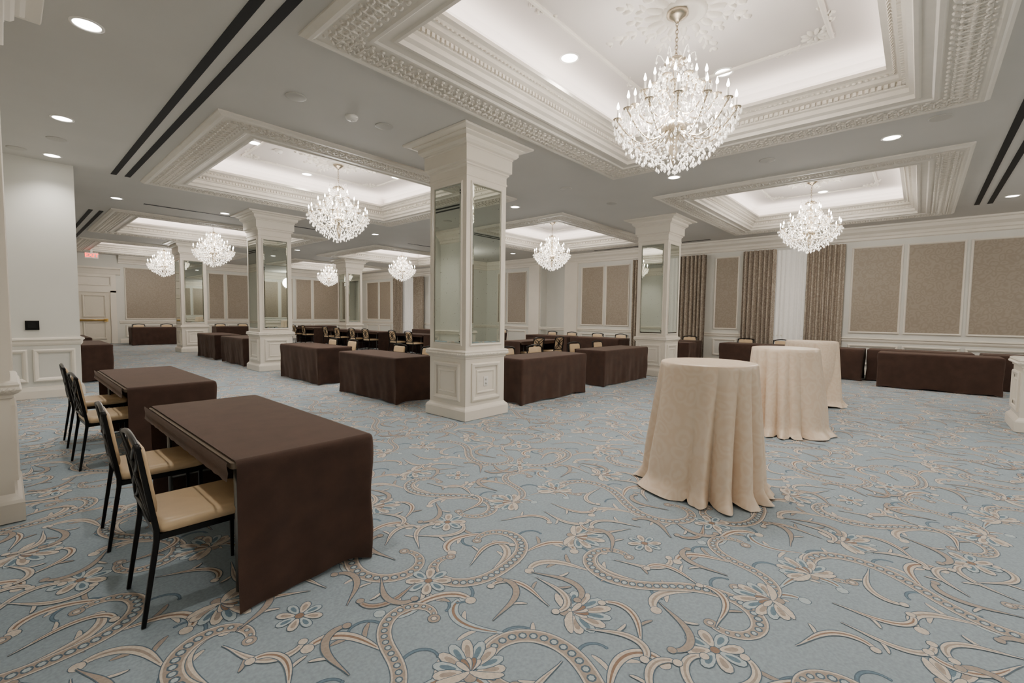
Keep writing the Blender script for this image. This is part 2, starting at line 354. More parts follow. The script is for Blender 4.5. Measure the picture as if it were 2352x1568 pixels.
# ------------------------------------------------------------------ walls
crown=[(0,3.85),(.24,3.85),(.24,3.81),(.20,3.79),(.17,3.72),(.09,3.66),(.07,3.60),(.04,3.58),(.04,3.52),(0,3.50)]
rail=[(0,.99),(.05,.98),(.055,.955),(.03,.94),(.03,.90),(.015,.87),(0,.86)]
base=[(0,.19),(.02,.18),(.03,.14),(.035,.12),(.035,0),(0,0)]
pf=[(0,0),(0,.03),(.02,.04),(.045,.03),(.06,.012),(.065,.006)]
trimn=[8]
def wall_dress(root,O,u,n,a,b,side,panels,wains,zp=(1.10,3.35),parts='cbr'):
    if 'c' in parts:
        trimn[0]+=1; k=MB(); k.run(O,u,n,a,b,crown); tag(k.build('trim_%d'%trimn[0],M['cream']),'crown moulding along the %s wall'%side,'moulding',kind='structure')
    if 'r' in parts:
        trimn[0]+=1; k=MB(); k.run(O,u,n,a,b,rail); tag(k.build('trim_%d'%trimn[0],M['cream']),'chair rail along the %s wall'%side,'moulding',kind='structure')
    if 'b' in parts:
        k=MB(); k.run(O,u,n,a,b,base); tag(k.build('baseboard_'+side,M['cream']),'white baseboard along the %s wall'%side,'baseboard',kind='structure')
    for (p,q) in panels:
        k=MB(); k.add([O+u*(p+.03)+ZA*(zp[0]+.03)+n*.006,O+u*(q-.03)+ZA*(zp[0]+.03)+n*.006,O+u*(q-.03)+ZA*(zp[1]-.03)+n*.006,O+u*(p+.03)+ZA*(zp[1]-.03)+n*.006],[(0,1,2,3)])
        w=k.build('wallpaper_panel',M['paper'],root)
        k=MB(); k.frame(O,u,ZA,n,p,q,zp[0],zp[1],[(0,0),(0,.03),(.015,.038),(.03,.03),(.042,.006)]); k.build('panel_frame',M['cream'],w)
    for (p,q) in wains:
        k=MB(); k.frame(O,u,ZA,n,p,q,.27,.80,pf); k.build('wainscot_frame',M['cream'],root)
# right wall
b=MB(); b.box(XR,XR+.6,YB,10.7,0,CE); b.box(XR+.4,XR+.6,10.7,11.9,0,CE); b.box(XR,XR+.6,11.9,YF,0,CE)
wr=tag(b.build('wall_right',M['wall']),'long right hand wall with windows and wallpaper panels','wall',kind='structure')
pr=[(-5.3,-4.3),(-4.15,-3.15),(-3.02,-1.96),(-1.88,-.82),(-.74,.31),(.38,1.42),(4.19,4.90),(7.85,8.82),(8.90,9.90),(12.7,13.8),(13.9,15.05),(15.2,16.3),(16.5,17.6),(17.8,18.9),(23.0,24.2),(24.3,25.6)]
O=V3((XR,0,0))
wall_dress(wr,O,YA,-XA,YB,YF,'right',pr,pr)
k=MB()
for y0,y1 in ((10.05,10.65),(11.95,12.5)): k.obox(O,YA,ZA,-XA,y0,y1,0,3.55,0,.08)
k.build('pilaster',M['cream'],wr)
# far wall
b=MB(); b.box(XL-.2,XR+.6,YF,YF+.2,0,CE); wf=tag(b.build('wall_far',M['wall']),'far wall with wallpaper panels and exit door','wall',kind='structure')
pfw=[(3.65,5.6),(5.8,6.75),(6.85,7.55),(7.65,8.85),(9.0,9.9),(10.0,10.95),(11.1,12.0),(12.1,13.65),(13.75,14.9)]
wall_dress(wf,V3((0,YF,0)),XA,-YA,3.45,XR,'far',pfw,pfw,(1.05,3.36))
# left wall, pier, back wall
b=MB(); b.box(XL-.2,XL,YB,YF,0,CE); wl=tag(b.build('wall_left',M['wall']),'pale left hand wall','wall',kind='structure')
wall_dress(wl,V3((XL,0,0)),YA,XA,YB,YF,'left',[],[])
b=MB(); b.box(XL,.87,10.67,12.1,0,CE); wp=tag(b.build('wall_pier',M['wall']),'pale wall pier with black control panel at left','wall',kind='structure')
wall_dress(wp,V3((0,10.67,0)),XA,-YA,XL,.87,'pier',[],[(-.33,.24),(.30,.80)],parts='br')
k=MB(); k.run(V3((.87,0,0)),YA,XA,10.64,12.1,rail); k.run(V3((.87,0,0)),YA,XA,10.64,12.1,base); k.build('side_rail',M['cream'],wp)
b=MB(); b.box(XL-.2,XR+.6,YB-.2,YB,0,CE); wb=tag(b.build('wall_back',M['wall']),'wall behind the camera','wall',kind='structure')
pb=[(x,x+1.12) for x in np.arange(.4,14,1.25).tolist()]
wall_dress(wb,V3((0,YB,0)),XA,YA,XL,XR,'back',pb,pb)
# door
k=MB(); k.obox(V3((0,YF,0)),XA,ZA,-YA,2.1,3.15,.005,2.22,0,.05); dr=tag(k.build('door_1',M['door']),'cream panelled door with brass push bar in far wall','door',kind='structure')
k=MB()
for z0,z1 in ((.2,.95),(1.15,2.1)): k.frame(V3((0,YF-.05,0)),XA,ZA,-YA,2.25,3.0,z0,z1,pf)
k.build('door_panel_moulding',M['door'],dr)
k=MB(); k.tube([(2.12,YF-.13,1.02),(3.0,YF-.13,1.02)],.035,10); k.box(2.12,2.2,YF-.13,YF-.05,.98,1.06); k.box(2.92,3.05,YF-.15,YF-.05,.96,1.08); k.build('push_bar',M['brass'],dr)
k=MB()
for x0,x1 in ((1.9,2.1),(3.15,3.35)): k.obox(V3((0,YF,0)),XA,ZA,-YA,x0,x1,0,2.3,0,.10)
k.obox(V3((0,YF,0)),XA,ZA,-YA,1.9,3.35,2.22,2.42,0,.10); k.obox(V3((0,YF,0)),XA,ZA,-YA,1.9,3.35,2.42,3.0,0,.07)
k.run(V3((0,YF,0)),XA,-YA,1.75,3.5,[(0,3.3),(.22,3.3),(.22,3.24),(.16,3.2),(.12,3.1),(.09,3.0),(0,2.98)])
k.frame(V3((0,YF-.07,0)),XA,ZA,-YA,2.05,3.2,2.5,2.92,pf); k.build('door_frame',M['cream'],dr)
# windows, curtains
WIN=[(2.38,3.2,1.55,4.05),(5.97,6.8,5.1,7.62),(20.5,21.6,19.7,22.5)]
def curtain(y0,y1,z0,z1,folds,dep,off,seed):
    rn=random.Random(seed); n=folds*12; b=MB(); R=[]
    ph=[rn.random()*6 for _ in range(3)]
    for iz in range(9):
        t=iz/8.; z=z1+(z0-z1)*t; row=[]
        for j in range(n+1):
            s=j/n; w=math.sin(2*PI*folds*s+ph[0]+.5*math.sin(3*s*PI+ph[1])*(1+t)); w=math.copysign(abs(w)**.7,w)
            row.append((XR-off-dep*.6*w-.01*math.sin(9*s+ph[2]+t*2),y0+(y1-y0)*s,z))
        R.append(row)
    b.loft(R,mi=0,sm=True,closed=False); return b
wl_n=['right hand window','window behind the right mirrored column','far corner window']
for i,(s0,s1,c0,c1) in enumerate(WIN):
    k=MB(); k.frame(V3((XR,0,0)),YA,ZA,-XA,s0-.25,s1+.25,.5,3.3,[(0,0),(0,.03),(.08,.03),(.08,.01)]); k.obox(V3((XR,0,0)),YA,ZA,-XA,s0-.2,s1+.2,1.85,1.92,0,.025)
    w=tag(k.build('window_%d'%(i+1),M['cream']),'tall white framed window behind sheer curtains, '+wl_n[i],'window',kind='structure')
    k=MB(); k.add([(XR-.008,s0-.2,.55),(XR-.008,s1+.2,.55),(XR-.008,s1+.2,3.25),(XR-.008,s0-.2,3.25)],[(0,1,2,3)]); k.build('pane',M['glass'],w)
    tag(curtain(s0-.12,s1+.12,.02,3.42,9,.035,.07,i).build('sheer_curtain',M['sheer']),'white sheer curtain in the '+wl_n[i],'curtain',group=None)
    tag(curtain(c0,s0+.03,.02,3.45,7,.11,.18,10+i).build('drapery_panel',M['curtain']),'brown patterned drape on the right side of the '+wl_n[i],'curtain')
    tag(curtain(s1-.03,c1,.02,3.45,7,.11,.18,20+i).build('drapery_panel',M['curtain']),'brown patterned drape on the left side of the '+wl_n[i],'curtain')
# ------------------------------------------------------------------ mirrored columns
def col_meshes():
    d={}
    b=MB(); hs=[(.43,.003),(.43,.13),(.42,.15),(.40,.17),(.385,.19),(.385,.84)]
    b.loft([rect(0,0,h,h,z) for h,z in hs]); d['pedestal']=b.mesh('pedestal',M['cream'])
    b=MB(); hs=[(.385,.84),(.40,.85),(.40,.87),(.425,.885),(.435,.905),(.425,.925),(.43,.94),(.42,.955),(.39,.965)]
    b.loft([rect(0,0,h,h,z) for h,z in hs],False,True)
    for (u,v) in ((XA,YA),(YA,XA)):
        for sg in (-1,1):
            for i in range(26): b.dome(u*(-.42+.84*(i+.5)/26)+v*(sg*.43)+ZA*.905,u,(ZA+u*.6).normalized(),v*sg,.012,.022,.012,k=6)
    d['rope_moulding']=b.mesh('rope_moulding',M['cream'])
    b=MB(); b.loft([rect(0,0,h,h,z) for h,z in ((.385,.96),(.385,3.32))]); d['shaft']=b.mesh('shaft',M['cream'])
    b=MB(); hs=[(.385,3.30),(.395,3.31),(.395,3.33),(.388,3.34),(.388,3.42),(.40,3.44),(.415,3.45),(.415,3.47),(.44,3.485),(.445,3.49),(.445,3.66),(.455,3.67),(.455,3.685),(.485,3.70),(.505,3.725),(.51,3.73),(.51,3.775),(.54,3.785),(.57,3.80),(.57,3.812),(.66,3.825),(.67,3.848)]
    b.loft([rect(0,0,h,h,z) for h,z in hs]); d['capital']=b.mesh('capital',M['cream'])
    O=V3((0,-.385,0)); b=MB(); b.frame(O,XA,ZA,-YA,-.28,.28,.25,.78,[(0,0),(0,.02),(.02,.03),(.05,.022),(.06,.006)]); b.frame(O,XA,ZA,-YA,-.18,.18,.35,.68,[(0,0),(0,.008),(.015,.014),(.03,.008),(.034,0)]); d['panel_frame']=b.mesh('panel_frame',M['cream'])
    b=MB(); b.frame(O,XA,ZA,-YA,-.285,.285,1.05,3.22,[(0,.001),(.03,.009)],0,0); d['mirror']=b.mesh('mirror',M['mirror'])
    b=MB(); b.frame(O,XA,ZA,-YA,-.31,.31,1.025,3.245,[(0,0),(0,.014),(.012,.02),(.025,.014),(.03,.005)]); d['mirror_frame']=b.mesh('mirror_frame',M['cream'])
    return d
CM=col_meshes()
def column(x,y,label,group=None,faces=(0,1,2,3)):
    t=thing('mirrored_column',label,'column',(x,y,0),0,group)
    for nme in ('pedestal','rope_moulding','shaft','capital'): ob(nme,CM[nme],t)
    for q in faces:
        ob('panel_frame',CM['panel_frame'],t,rz=q*PI/2); mr=ob('mirror',CM['mirror'],t,rz=q*PI/2); ob('mirror_frame',CM['mirror_frame'],mr)
    return t
column(4.55,4.95,'large square mirrored column in the centre foreground','mirrored columns')
column(4.55,12.35,'second mirrored column, left of the brown tables','mirrored columns')
column(4.55,19.6,'third mirrored column, beside the wide far wall panel','mirrored columns')
column(10.7,19.6,'slim looking far mirrored column behind the chairs','mirrored columns')
column(11.05,4.95,'mirrored column in front of the drapes at right','mirrored columns')
column(10.9,12.35,'mirrored column hidden behind the centre foreground column','mirrored columns')
t=thing('low_pedestal','low white panelled pedestal cut off at the right edge of the photo','pedestal',(9.27,-1.42,0))
for nme in ('pedestal','rope_moulding'): ob(nme,CM[nme],t)
for q in range(4): ob('panel_frame',CM['panel_frame'],t,rz=q*PI/2)
column(-.37,4.95,'wall pilaster cut off at the left edge of the photo','mirrored columns',(0,1))
def outlet(loc,rz,label):
    t=thing('wall_outlet',label,'outlet',loc,rz); k=MB(); k.box(-.04,.04,-.010,0,-.065,.065); k.build('plate',M['white'],t)
    for z in (-.028,.028):
        k=MB(); k.lathe([(.019,0),(.019,.004)],14); o=k.build('socket',M['grey'],t); o.rotation_euler=(PI/2,0,0); o.location=(0,-.010,z)
outlet((4.55,4.565,.515),0,'white outlet on the centre column pedestal')
# ------------------------------------------------------------------ chandeliers
def chand_meshes():
    d={}
    b=MB(); b.lathe([(.0,0),(.10,0),(.10,-.02),(.07,-.045),(.03,-.07),(.012,-.09),(0,-.09)],20); d['ceiling_canopy']=b.mesh('ceiling_canopy',M['silver'])
    b=MB()
    for i in range(9):
        z=-.10-i*.036; pts=[]
        for q in range(10):
            a=2*PI*q/10; x,zz=.013*math.cos(a),.024*math.sin(a); pts.append((x,0,z+zz) if i%2 else (0,x,z+zz))
        b.tube(pts,.0038,5,closed=True)
    d['chain']=b.mesh('chain',M['silver'])
    b=MB(); b.lathe([(0,-.40),(.03,-.40),(.10,-.44),(.11,-.46),(.02,-.48),(.02,-.56),(.05,-.60),(.03,-.66),(.018,-.70),(.018,-.80),(.06,-.86),(.03,-.92),(.02,-.98),(.10,-1.04),(.12,-1.08),(.06,-1.13),(.03,-1.2),(.045,-1.28),(.02,-1.36),(.0,-1.42)],16); d['stem']=b.mesh('stem',M['silver'])
    tiers=[(14,.535,-1.00,-1.08),(8,.37,-.82,-.92),(6,.19,-.66,-.76)]
    for q,(n,R,ze,zs) in enumerate(tiers):
        b=MB(); pts=[]
        for i in range(16):
            t=i/15.; r=.06+(R-.06)*t; z=zs+(ze-zs)*t**3-.14*math.sin(PI*t)*(1 if q==0 else .6); pts.append((r,0,z))
        b.tube(pts,.008,6); b.lathe([(0,-.005),(.02,0),(.045,.02),(.047,.024),(.015,.018),(.015,.03),(0,.03)],12,(R,0,ze)); d['arm%d'%q]=b.mesh('arm',M['silver'])
    b=MB(); b.lathe([(.010,.03),(.010,.11)],10); d['candle']=b.mesh('candle',M['candle'])
    b=MB(); b.lathe([(.004,.11),(.012,.122),(.014,.136),(.008,.160),(.002,.182)],10); d['bulb']=b.mesh('bulb',M['bulb'])
    def octa(b,x,y,z,w,h,tw=0.):
        vs=[(x,y,z)]+[(x+w*math.cos(tw+PI/2*q),y+w*math.sin(tw+PI/2*q),z-h*.62) for q in range(4)]+[(x,y,z-h)]
        b.add(vs,[(0,1,2),(0,2,3),(0,3,4),(0,4,1),(5,2,1),(5,3,2),(5,4,3),(5,1,4)])
    DW,DH=.0135,.048
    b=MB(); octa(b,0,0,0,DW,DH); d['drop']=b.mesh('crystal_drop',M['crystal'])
    rn=random.Random(3); pend=[]
    for n,R,ze in ((14,.535,-1.00),(8,.37,-.82),(6,.19,-.66)):
        for i in range(n):
            a=2*PI*(i+.5*(n==8))/n
            for q in range(8):
                aa=q*PI/4; pend.append((R*math.cos(a)+.046*math.cos(aa),R*math.sin(a)+.046*math.sin(aa),ze+.012))
                if q%2: pend.append((R*math.cos(a)+.03*math.cos(aa),R*math.sin(a)+.03*math.sin(aa),ze-.05))
            for q in range(1,5):
                t=q/5.; r=.06+(R-.06)*t; z=ze-.07-.12*math.sin(PI*t); pend.append((r*math.cos(a),r*math.sin(a),z))
    for R,z,n in ((.52,-1.10,44),(.47,-1.17,44),(.41,-1.23,40),(.34,-1.29,34),(.27,-1.34,26),(.19,-1.385,18),(.10,-1.42,12),(.04,-1.45,5),(.43,-1.06,28),(.46,-.96,24),(.34,-1.02,22),(.34,-.90,20),(.28,-.74,18),(.24,-.92,16),(.20,-.62,14),(.18,-.80,12),(.15,-.5,20),(.12,-.56,12)):
        for i in range(n): a=2*PI*i/n+R*7; pend.append((R*math.cos(a),R*math.sin(a),z+rn.uniform(-.03,.03)))
    beads=MB()
    def strand(p0,p1,sag,n):
        for i in range(n):
            t=(i+.5)/n; x,y,z=[p0[k]+(p1[k]-p0[k])*t for k in range(3)]; octa(beads,x,y,z-sag*4*t*(1-t),.0105,.022,rn.random())
    for i in range(14):
        a=2*PI*i/14; a2=2*PI*(i+1)/14; c,s=math.cos,math.sin
        strand((.10*c(a),.10*s(a),-.46),(.52*c(a),.52*s(a),-.97),.13,26)
        strand((.52*c(a),.52*s(a),-.98),(.52*c(a2),.52*s(a2),-.98),.06,11)
        strand((.49*c(a),.49*s(a),-1.08),(.10*c(a),.10*s(a),-1.40),-.0,16)
        strand((.49*c(a),.49*s(a),-1.08),(.43*c(a2),.43*s(a2),-1.16),.05,8)
    for i in range(8):
        a=2*PI*(i+.5)/8; a2=2*PI*(i+1.5)/8; strand((.36*math.cos(a),.36*math.sin(a),-.80),(.36*math.cos(a2),.36*math.sin(a2),-.80),.08,12); strand((.10*math.cos(a),.10*math.sin(a),-.46),(.36*math.cos(a),.36*math.sin(a),-.80),.07,15)
    for i in range(6):
        a=2*PI*i/6; strand((.03*math.cos(a),.03*math.sin(a),-.34),(.11*math.cos(a),.11*math.sin(a),-.45),.0,6)
        pts=[(.1*math.cos(a),.1*math.sin(a),-.45),(.14*math.cos(a),.14*math.sin(a),-.38),(.17*math.cos(a),.17*math.sin(a),-.37),(.18*math.cos(a),.18*math.sin(a),-.41)]
        beads.tube(pts,.005,5); pend.append((.18*math.cos(a),.18*math.sin(a),-.41))
    pend.sort(key=lambda p:p[0]*.74+p[1]*.67)
    near,far=pend[:100],pend[100:]
    b1=MB(); b1.v=list(beads.v); b1.f=[list(f) for f in beads.f]; b1.m=list(beads.m); b1.s=list(beads.s)
    for p in far: octa(b1,*p,DW,DH,rn.random())
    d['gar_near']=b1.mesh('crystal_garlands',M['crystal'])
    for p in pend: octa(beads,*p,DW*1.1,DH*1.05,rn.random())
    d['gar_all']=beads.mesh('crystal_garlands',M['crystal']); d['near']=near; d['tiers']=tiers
    return d
CH=chand_meshes()
def lamp(kind,loc,e,color,**kw):
    L=bpy.data.lights.new('%s_lamp'%kind,'POINT' if kind!='downlight' else 'SPOT'); L.energy=e; L.color=color
    for k_,v_ in kw.items(): setattr(L,k_,v_)
    lo=bpy.data.objects.new(L.name,L); C.objects.link(lo); lo.location=loc
def chandelier(x,y,label,full=False):
    t=thing('chandelier',label,'chandelier',(x,y,RZ-.045),0,'crystal chandeliers')
    for n in ('ceiling_canopy','chain','stem'): ob(n,CH[n],t)
    for q,(n,R,ze,zs) in enumerate(CH['tiers']):
        for i in range(n):
            a=2*PI*(i+.5*(n==8))/n; ar=ob('arm',CH['arm%d'%q],t,rz=a)
            ob('candle',CH['candle'],ar,(R,0,ze)); ob('bulb',CH['bulb'],ar,(R,0,ze))
    if full:
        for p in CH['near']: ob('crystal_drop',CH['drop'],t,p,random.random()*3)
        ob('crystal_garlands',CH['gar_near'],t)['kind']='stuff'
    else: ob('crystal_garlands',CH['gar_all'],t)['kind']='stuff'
    lamp('chandelier',(x,y,3.35),258,(1,.932,.862),shadow_soft_size=.3)
CL=['large crystal chandelier in the foreground, above the round tables','crystal chandelier just left of the centre column','crystal chandelier third along the left, above the far brown tables','smallest looking crystal chandelier nearest the exit door',
    'crystal chandelier at right in front of the drapes and wall panels','crystal chandelier just right of the centre column','small crystal chandelier left of the centre column near the far windows','farthest small crystal chandelier between two mirrored columns']
i=0
for a,c in TX:
    for d,e in TY: chandelier((a+c)/2-(.09 if i==0 else 0),(d+e)/2+(.03 if i==0 else 0),CL[i],i==0); i+=1
# unseen fill lamps added behind the camera, no chandeliers hang there
lamp('chandelier',(4.4,-4.2,3.2),140,(1,.94,.87),shadow_soft_size=.3); lamp('chandelier',(11.4,-4.2,3.2),140,(1,.94,.87),shadow_soft_size=.3)
# ------------------------------------------------------------------ chairs
def chair_meshes():
    d={}
    bx=lambda z:-.215-max(0,z-.41)*.14
    b=MB(); b.loft([rrect(.005,0,hx,hy,.05,z) for hx,hy,z in ((.205,.205,.415),(.222,.222,.422),(.228,.228,.445),(.218,.218,.466),(.19,.19,.474))],True,True,0,True); d['seat']=b.mesh('seat',M['leather'])
    b=MB(); b.box(-.215,.215,-.215,.215,.388,.416); d['seat_frame']=b.mesh('seat_frame',M['frame'])
    for nm,sx,sy in (('fl',1,1),('fr',1,-1)):
        b=MB(); b.loft([rrect(sx*.2,sy*.2,h,h,.003,z,1) for h,z in ((.008,.002),(.012,.40))],True,True); d[nm]=b.mesh('leg',M['frame'])
    for nm,sy in (('bl',1),('br',-1)):
        b=MB(); b.loft([rrect(x,sy*.217,h,.010,.003,z,1) for h,x,z in ((.009,-.275,.002),(.012,-.218,.39),(.012,-.217,.44),(.011,bx(.66),.66),(.010,bx(.835),.835))],True,True); d[nm]=b.mesh('leg',M['frame'])
    b=MB(); b.tube([(bx(.83+.035*math.cos(PI*t/2)),.225*t,.832+.035*math.cos(PI*t/2)) for t in [k/6. for k in range(-6,7)]],.013,8); d['top_rail']=b.mesh('top_rail',M['frame'])
    b=MB(); P2=lambda y,z:(bx(z)-.006,y,z)
    z0,z1=.49,.845
    TT=[k/14. for k in range(15)]
    for sg in (-1,1):
        b.tube([P2(sg*(.21-.42*t+.05*math.sin(2*PI*t)),z0+(z1-z0)*t) for t in TT],.0085,6)
        b.tube([P2(sg*(.21-.25*math.sin(PI*t)**.9 if 0<t<1 else .21),z0+(z1-z0)*t) for t in TT],.0085,6)
    b.tube([P2(-.21,z0),P2(.21,z0)],.011,6); d['lattice']=b.mesh('lattice',M['frame'])
    b=MB(); R=[]
    for h,dx in ((.165,.0),(.182,.005),(.182,.018),(.165,.025)):
        R.append([(bx(p[1])+.006+dx,p[0],p[1]) for p in rrect(0,.665,h,h*.90,.04,0)])
    b.loft(R,True,True,0,True); d['backrest']=b.mesh('backrest',M['leather'])
    return d
CHM=chair_meshes()
def chair(x,y,rz,label,group):
    t=thing('banquet_chair',label,'chair',(x,y,0),rz,group)
    for n in ('seat','seat_frame','backrest','lattice','top_rail'): ob(n,CHM[n],t)
    for n in ('fl','fr','bl','br'): ob('leg',CHM[n],t)
# ------------------------------------------------------------------ draped tables
def cover(L,W,H,open_,seed):
    rn=random.Random(seed); r=.035; path=[]; ph=[rn.random()*6.28 for _ in range(6)]
    cs=[(-W/2,-L/2),(W/2,-L/2),(W/2,L/2),(-W/2,L/2)]; segs=[(0,1),(1,2),(2,3)]+([] if open_ else [(3,0)])
    nr=[(0,-1),(1,0),(0,1),(-1,0)]
    for k,(i,j) in enumerate(segs):
        a,b_=cs[i],cs[j]; ln=math.hypot(b_[0]-a[0],b_[1]-a[1]); n=int(ln/.035); dx,dy=(b_[0]-a[0])/ln,(b_[1]-a[1])/ln
        for q in range(n+1):
            s=r+(ln-2*r)*q/n; path.append((a[0]+dx*s,a[1]+dy*s,nr[k][0],nr[k][1],max(math.exp(-(s/.09)**2),math.exp(-((ln-s)/.09)**2))))
        if k<len(segs)-1 or not open_:
            n2=nr[(k+1)%4]; cxx,cyy=b_[0]-dx*r-nr[k][0]*r,b_[1]-dy*r-nr[k][1]*r
            for q in (1,2,3):
                t=q/4.; nx,ny=nr[k][0]*math.cos(t*PI/2)+n2[0]*math.sin(t*PI/2),nr[k][1]*math.cos(t*PI/2)+n2[1]*math.sin(t*PI/2)
                path.append((cxx+nx*r,cyy+ny*r,nx,ny,1.))
    R=[]; lev=[(H,-.03,0),(H-.003,-.014,0),(H-.010,-.004,0),(H-.024,.002,0)]+[(H-.024-(H-.036)*t,None,t) for t in (.06,.13,.21,.30,.4,.5,.6,.7,.8,.9,.96,1.)]
    for z,o,t in lev:
        row=[]
        for q,(x,y,nx,ny,c) in enumerate(path):
            s=q*.035
            if o is None:
                w=math.sin(2*PI*s/.93+ph[0])*.55+math.sin(2*PI*s/.47+ph[1]+t*2.2)*.40+math.sin(2*PI*s/.21+ph[2]-t*3.5)*.16
                oo=.004-.050*t+w*.021*t**.7*(1-c)+c*(.040*t+.008*math.sin(7*t+ph[3])*t)+.004*math.sin(11*t+4*s+ph[5])
            else: oo=o
            zz=z if t<1 else .006+.022*(1-c)*(.5+.5*math.sin(2*PI*s/.9+ph[4]))
            row.append((x+nx*oo,y+ny*oo,zz))
        R.append(row)
    b=MB(); n=len(path); b.loft(R,False,False,0,True,closed=not open_)
    b.add(R[0],[tuple(range(n))],0,True)
    if open_:
        y0,y1=-L/2+.01,L/2-.01; rows=[]
        for z,o in ((H,.0),(H-.01,.004),(H-.05,-.002),(H-.09,.004)): rows.append([(-W/2-o+.004*math.sin(9*q+ph[5]) *(H-z)*8,y0+(y1-y0)*q/30.,z) for q in range(31)])
        b.loft(rows,False,False,0,True,closed=False)
    return b
tseed=[0]
GT='tables under brown cloths'; GC='lattice back chairs'
def table(x,y,L,rz,label,chairs=(),open_=True,W=.74):
    tseed[0]+=1
    t=thing('draped_table',label,'table',(x,y,0),rz,GT)
    cover(L,W,.75,open_,tseed[0]).build('table_cover',M['brown'],t)
    k=MB(); k.loft([rrect(0,0,W/2-.02,L/2-.02,.02,z) for z in (.71,.738)],True,True); k.build('tabletop',M['board'],t)
    for sx in (-1,1):
        for sy in (-1,1):
            k=MB(); k.tube([(sx*(W/2-.1),sy*(L/2-.22),.71),(sx*(W/2-.1),sy*(L/2-.22),.004)],.014,8); k.build('leg',M['chrome'],t)
    k=MB()
    for sy in (-1,1): k.tube([(-(W/2-.1),sy*(L/2-.22),.25),((W/2-.1),sy*(L/2-.22),.25)],.011,8)
    k.build('crossbar',M['chrome'],t)
    ca,sa=math.cos(rz),math.sin(rz)
    for (ly,lab) in chairs:
        lx=-W/2-.01; chair(x+lx*ca-ly*sa,y+lx*sa+ly*ca,rz+random.uniform(-.05,.05),lab,GC)
cp='black lattice-back chair with cream seat '
table(1.05,3.28,1.86,0,'nearest brown draped table at lower left',[(-.49,cp+'nearest the camera, at the front left table'),(.49,cp+'second from the camera, at the front left table')],W=.76)
table(1.06,6.22,1.86,0,'second brown draped table at left, just behind the nearest one',[(-.42,cp+'third from the camera, at the second left table'),(.58,cp+'fourth from the camera, left of the wall pier')])
table(1.15,13.3,1.85,0,'brown draped table partly hidden behind the left wall pier',open_=False,W=.7)
table(1.15,16.6,1.85,0,'far brown draped table glimpsed beyond the left wall pier',open_=False,W=.7)
cc='cream-padded chair '
table(4.48,7.05,1.86,PI,'brown draped table touching the left side of the centre column',[(-.45,cc+'behind the table left of the centre column, farther one'),(.45,cc+'behind the table left of the centre column, nearer one')])
table(4.52,9.82,1.86,PI,'brown draped table right of the second mirrored column',[(-.45,cc+'behind the table by the second mirrored column, farther one'),(.45,cc+'behind the table by the second mirrored column, nearer one')])
table(6.43,5.05,1.9,-PI/2,'brown draped table touching the right side of the centre column',[(-.2,cc+'behind the table right of the centre column, hidden side'),(.6,cc+'behind the table right of the centre column')])
table(9.15,5.12,2.0,-PI/2,'brown draped table left of the right mirrored column',[(-.62,cc+'behind the table by the right column, left one'),(.38,cc+'behind the table by the right column, right one')])
table(4.57,14.2,1.85,PI,'brown draped table just left of the second mirrored column',[(-.45,cc+'behind the table left of the second mirrored column, farther'),(.45,cc+'behind the table left of the second mirrored column, nearer')])
table(4.57,16.6,1.85,PI,'brown draped table just right of the third mirrored column')
for (yy,wh) in ((13.5,'first left of the centre column'),(16.3,'second left of the centre column'),(18.55,'in front of the slim column'),(21.7,'right of the second column')):
    table(9.87,yy,1.85,0,'distant brown draped table '+wh,[(-.5,'nearer lattice-back chair at the distant table '+wh),(.5,'farther lattice-back chair at the distant table '+wh)])
for (xx,L,wh) in ((4.4,1.75,'below the wide panel'),(7.5,1.85,'between second and third columns'),(11.5,1.85,'left of the slim column')):
    table(xx,24.6,L,-PI/2,'brown draped table along the far wall '+wh,[(-.5,'left cream-padded chair at the far wall table '+wh),(.5,'right cream-padded chair at the far wall table '+wh)] if xx<11 else ())
for (yy,wh) in ((7.95,'nearest the right column'),(9.95,'below the pair of panels'),(13.4,'beyond the wall recess'),(17.0,'far along the windows')):
    table(13.27,yy,1.85,PI,'brown draped table along the window wall '+wh,[(-.45,'farther cream-padded chair at the window wall table '+wh),(.45,'nearer cream-padded chair at the window wall table '+wh)] if yy<15 else ())
table(10.1,8.25,1.85,PI/2,'brown draped table behind the two lattice chairs right of centre',[(.5,'lattice-back chair seen from behind right of centre, left one'),(-.42,'lattice-back chair seen from behind right of centre, right one')])
table(13.85,3.33,1.75,PI,'brown draped table below the right hand drapes',[(-.45,cc+'below the narrow wall panel'),(.48,cc+'in front of the sheer curtain')])
table(13.85,1.68,1.45,PI,'brown draped table behind the farthest round cocktail table')
table(14.0,5.45,.95,PI,'short brown draped table right of the right mirrored column',[(0.,cc+'at the drapes beside the right mirrored column')])
table(12.95,5.05,.62,0,'small square brown draped table at the foot of the right column',open_=False,W=.6)
table(13.03,-.3,1.9,0,'long brown draped table in front at the right wall',open_=False)
table(14.1,.0,1.82,0,'brown draped table standing behind the front one at the right wall',open_=False)
table(14.1,-1.95,1.85,0,'brown draped table at far right against the wall',open_=False)
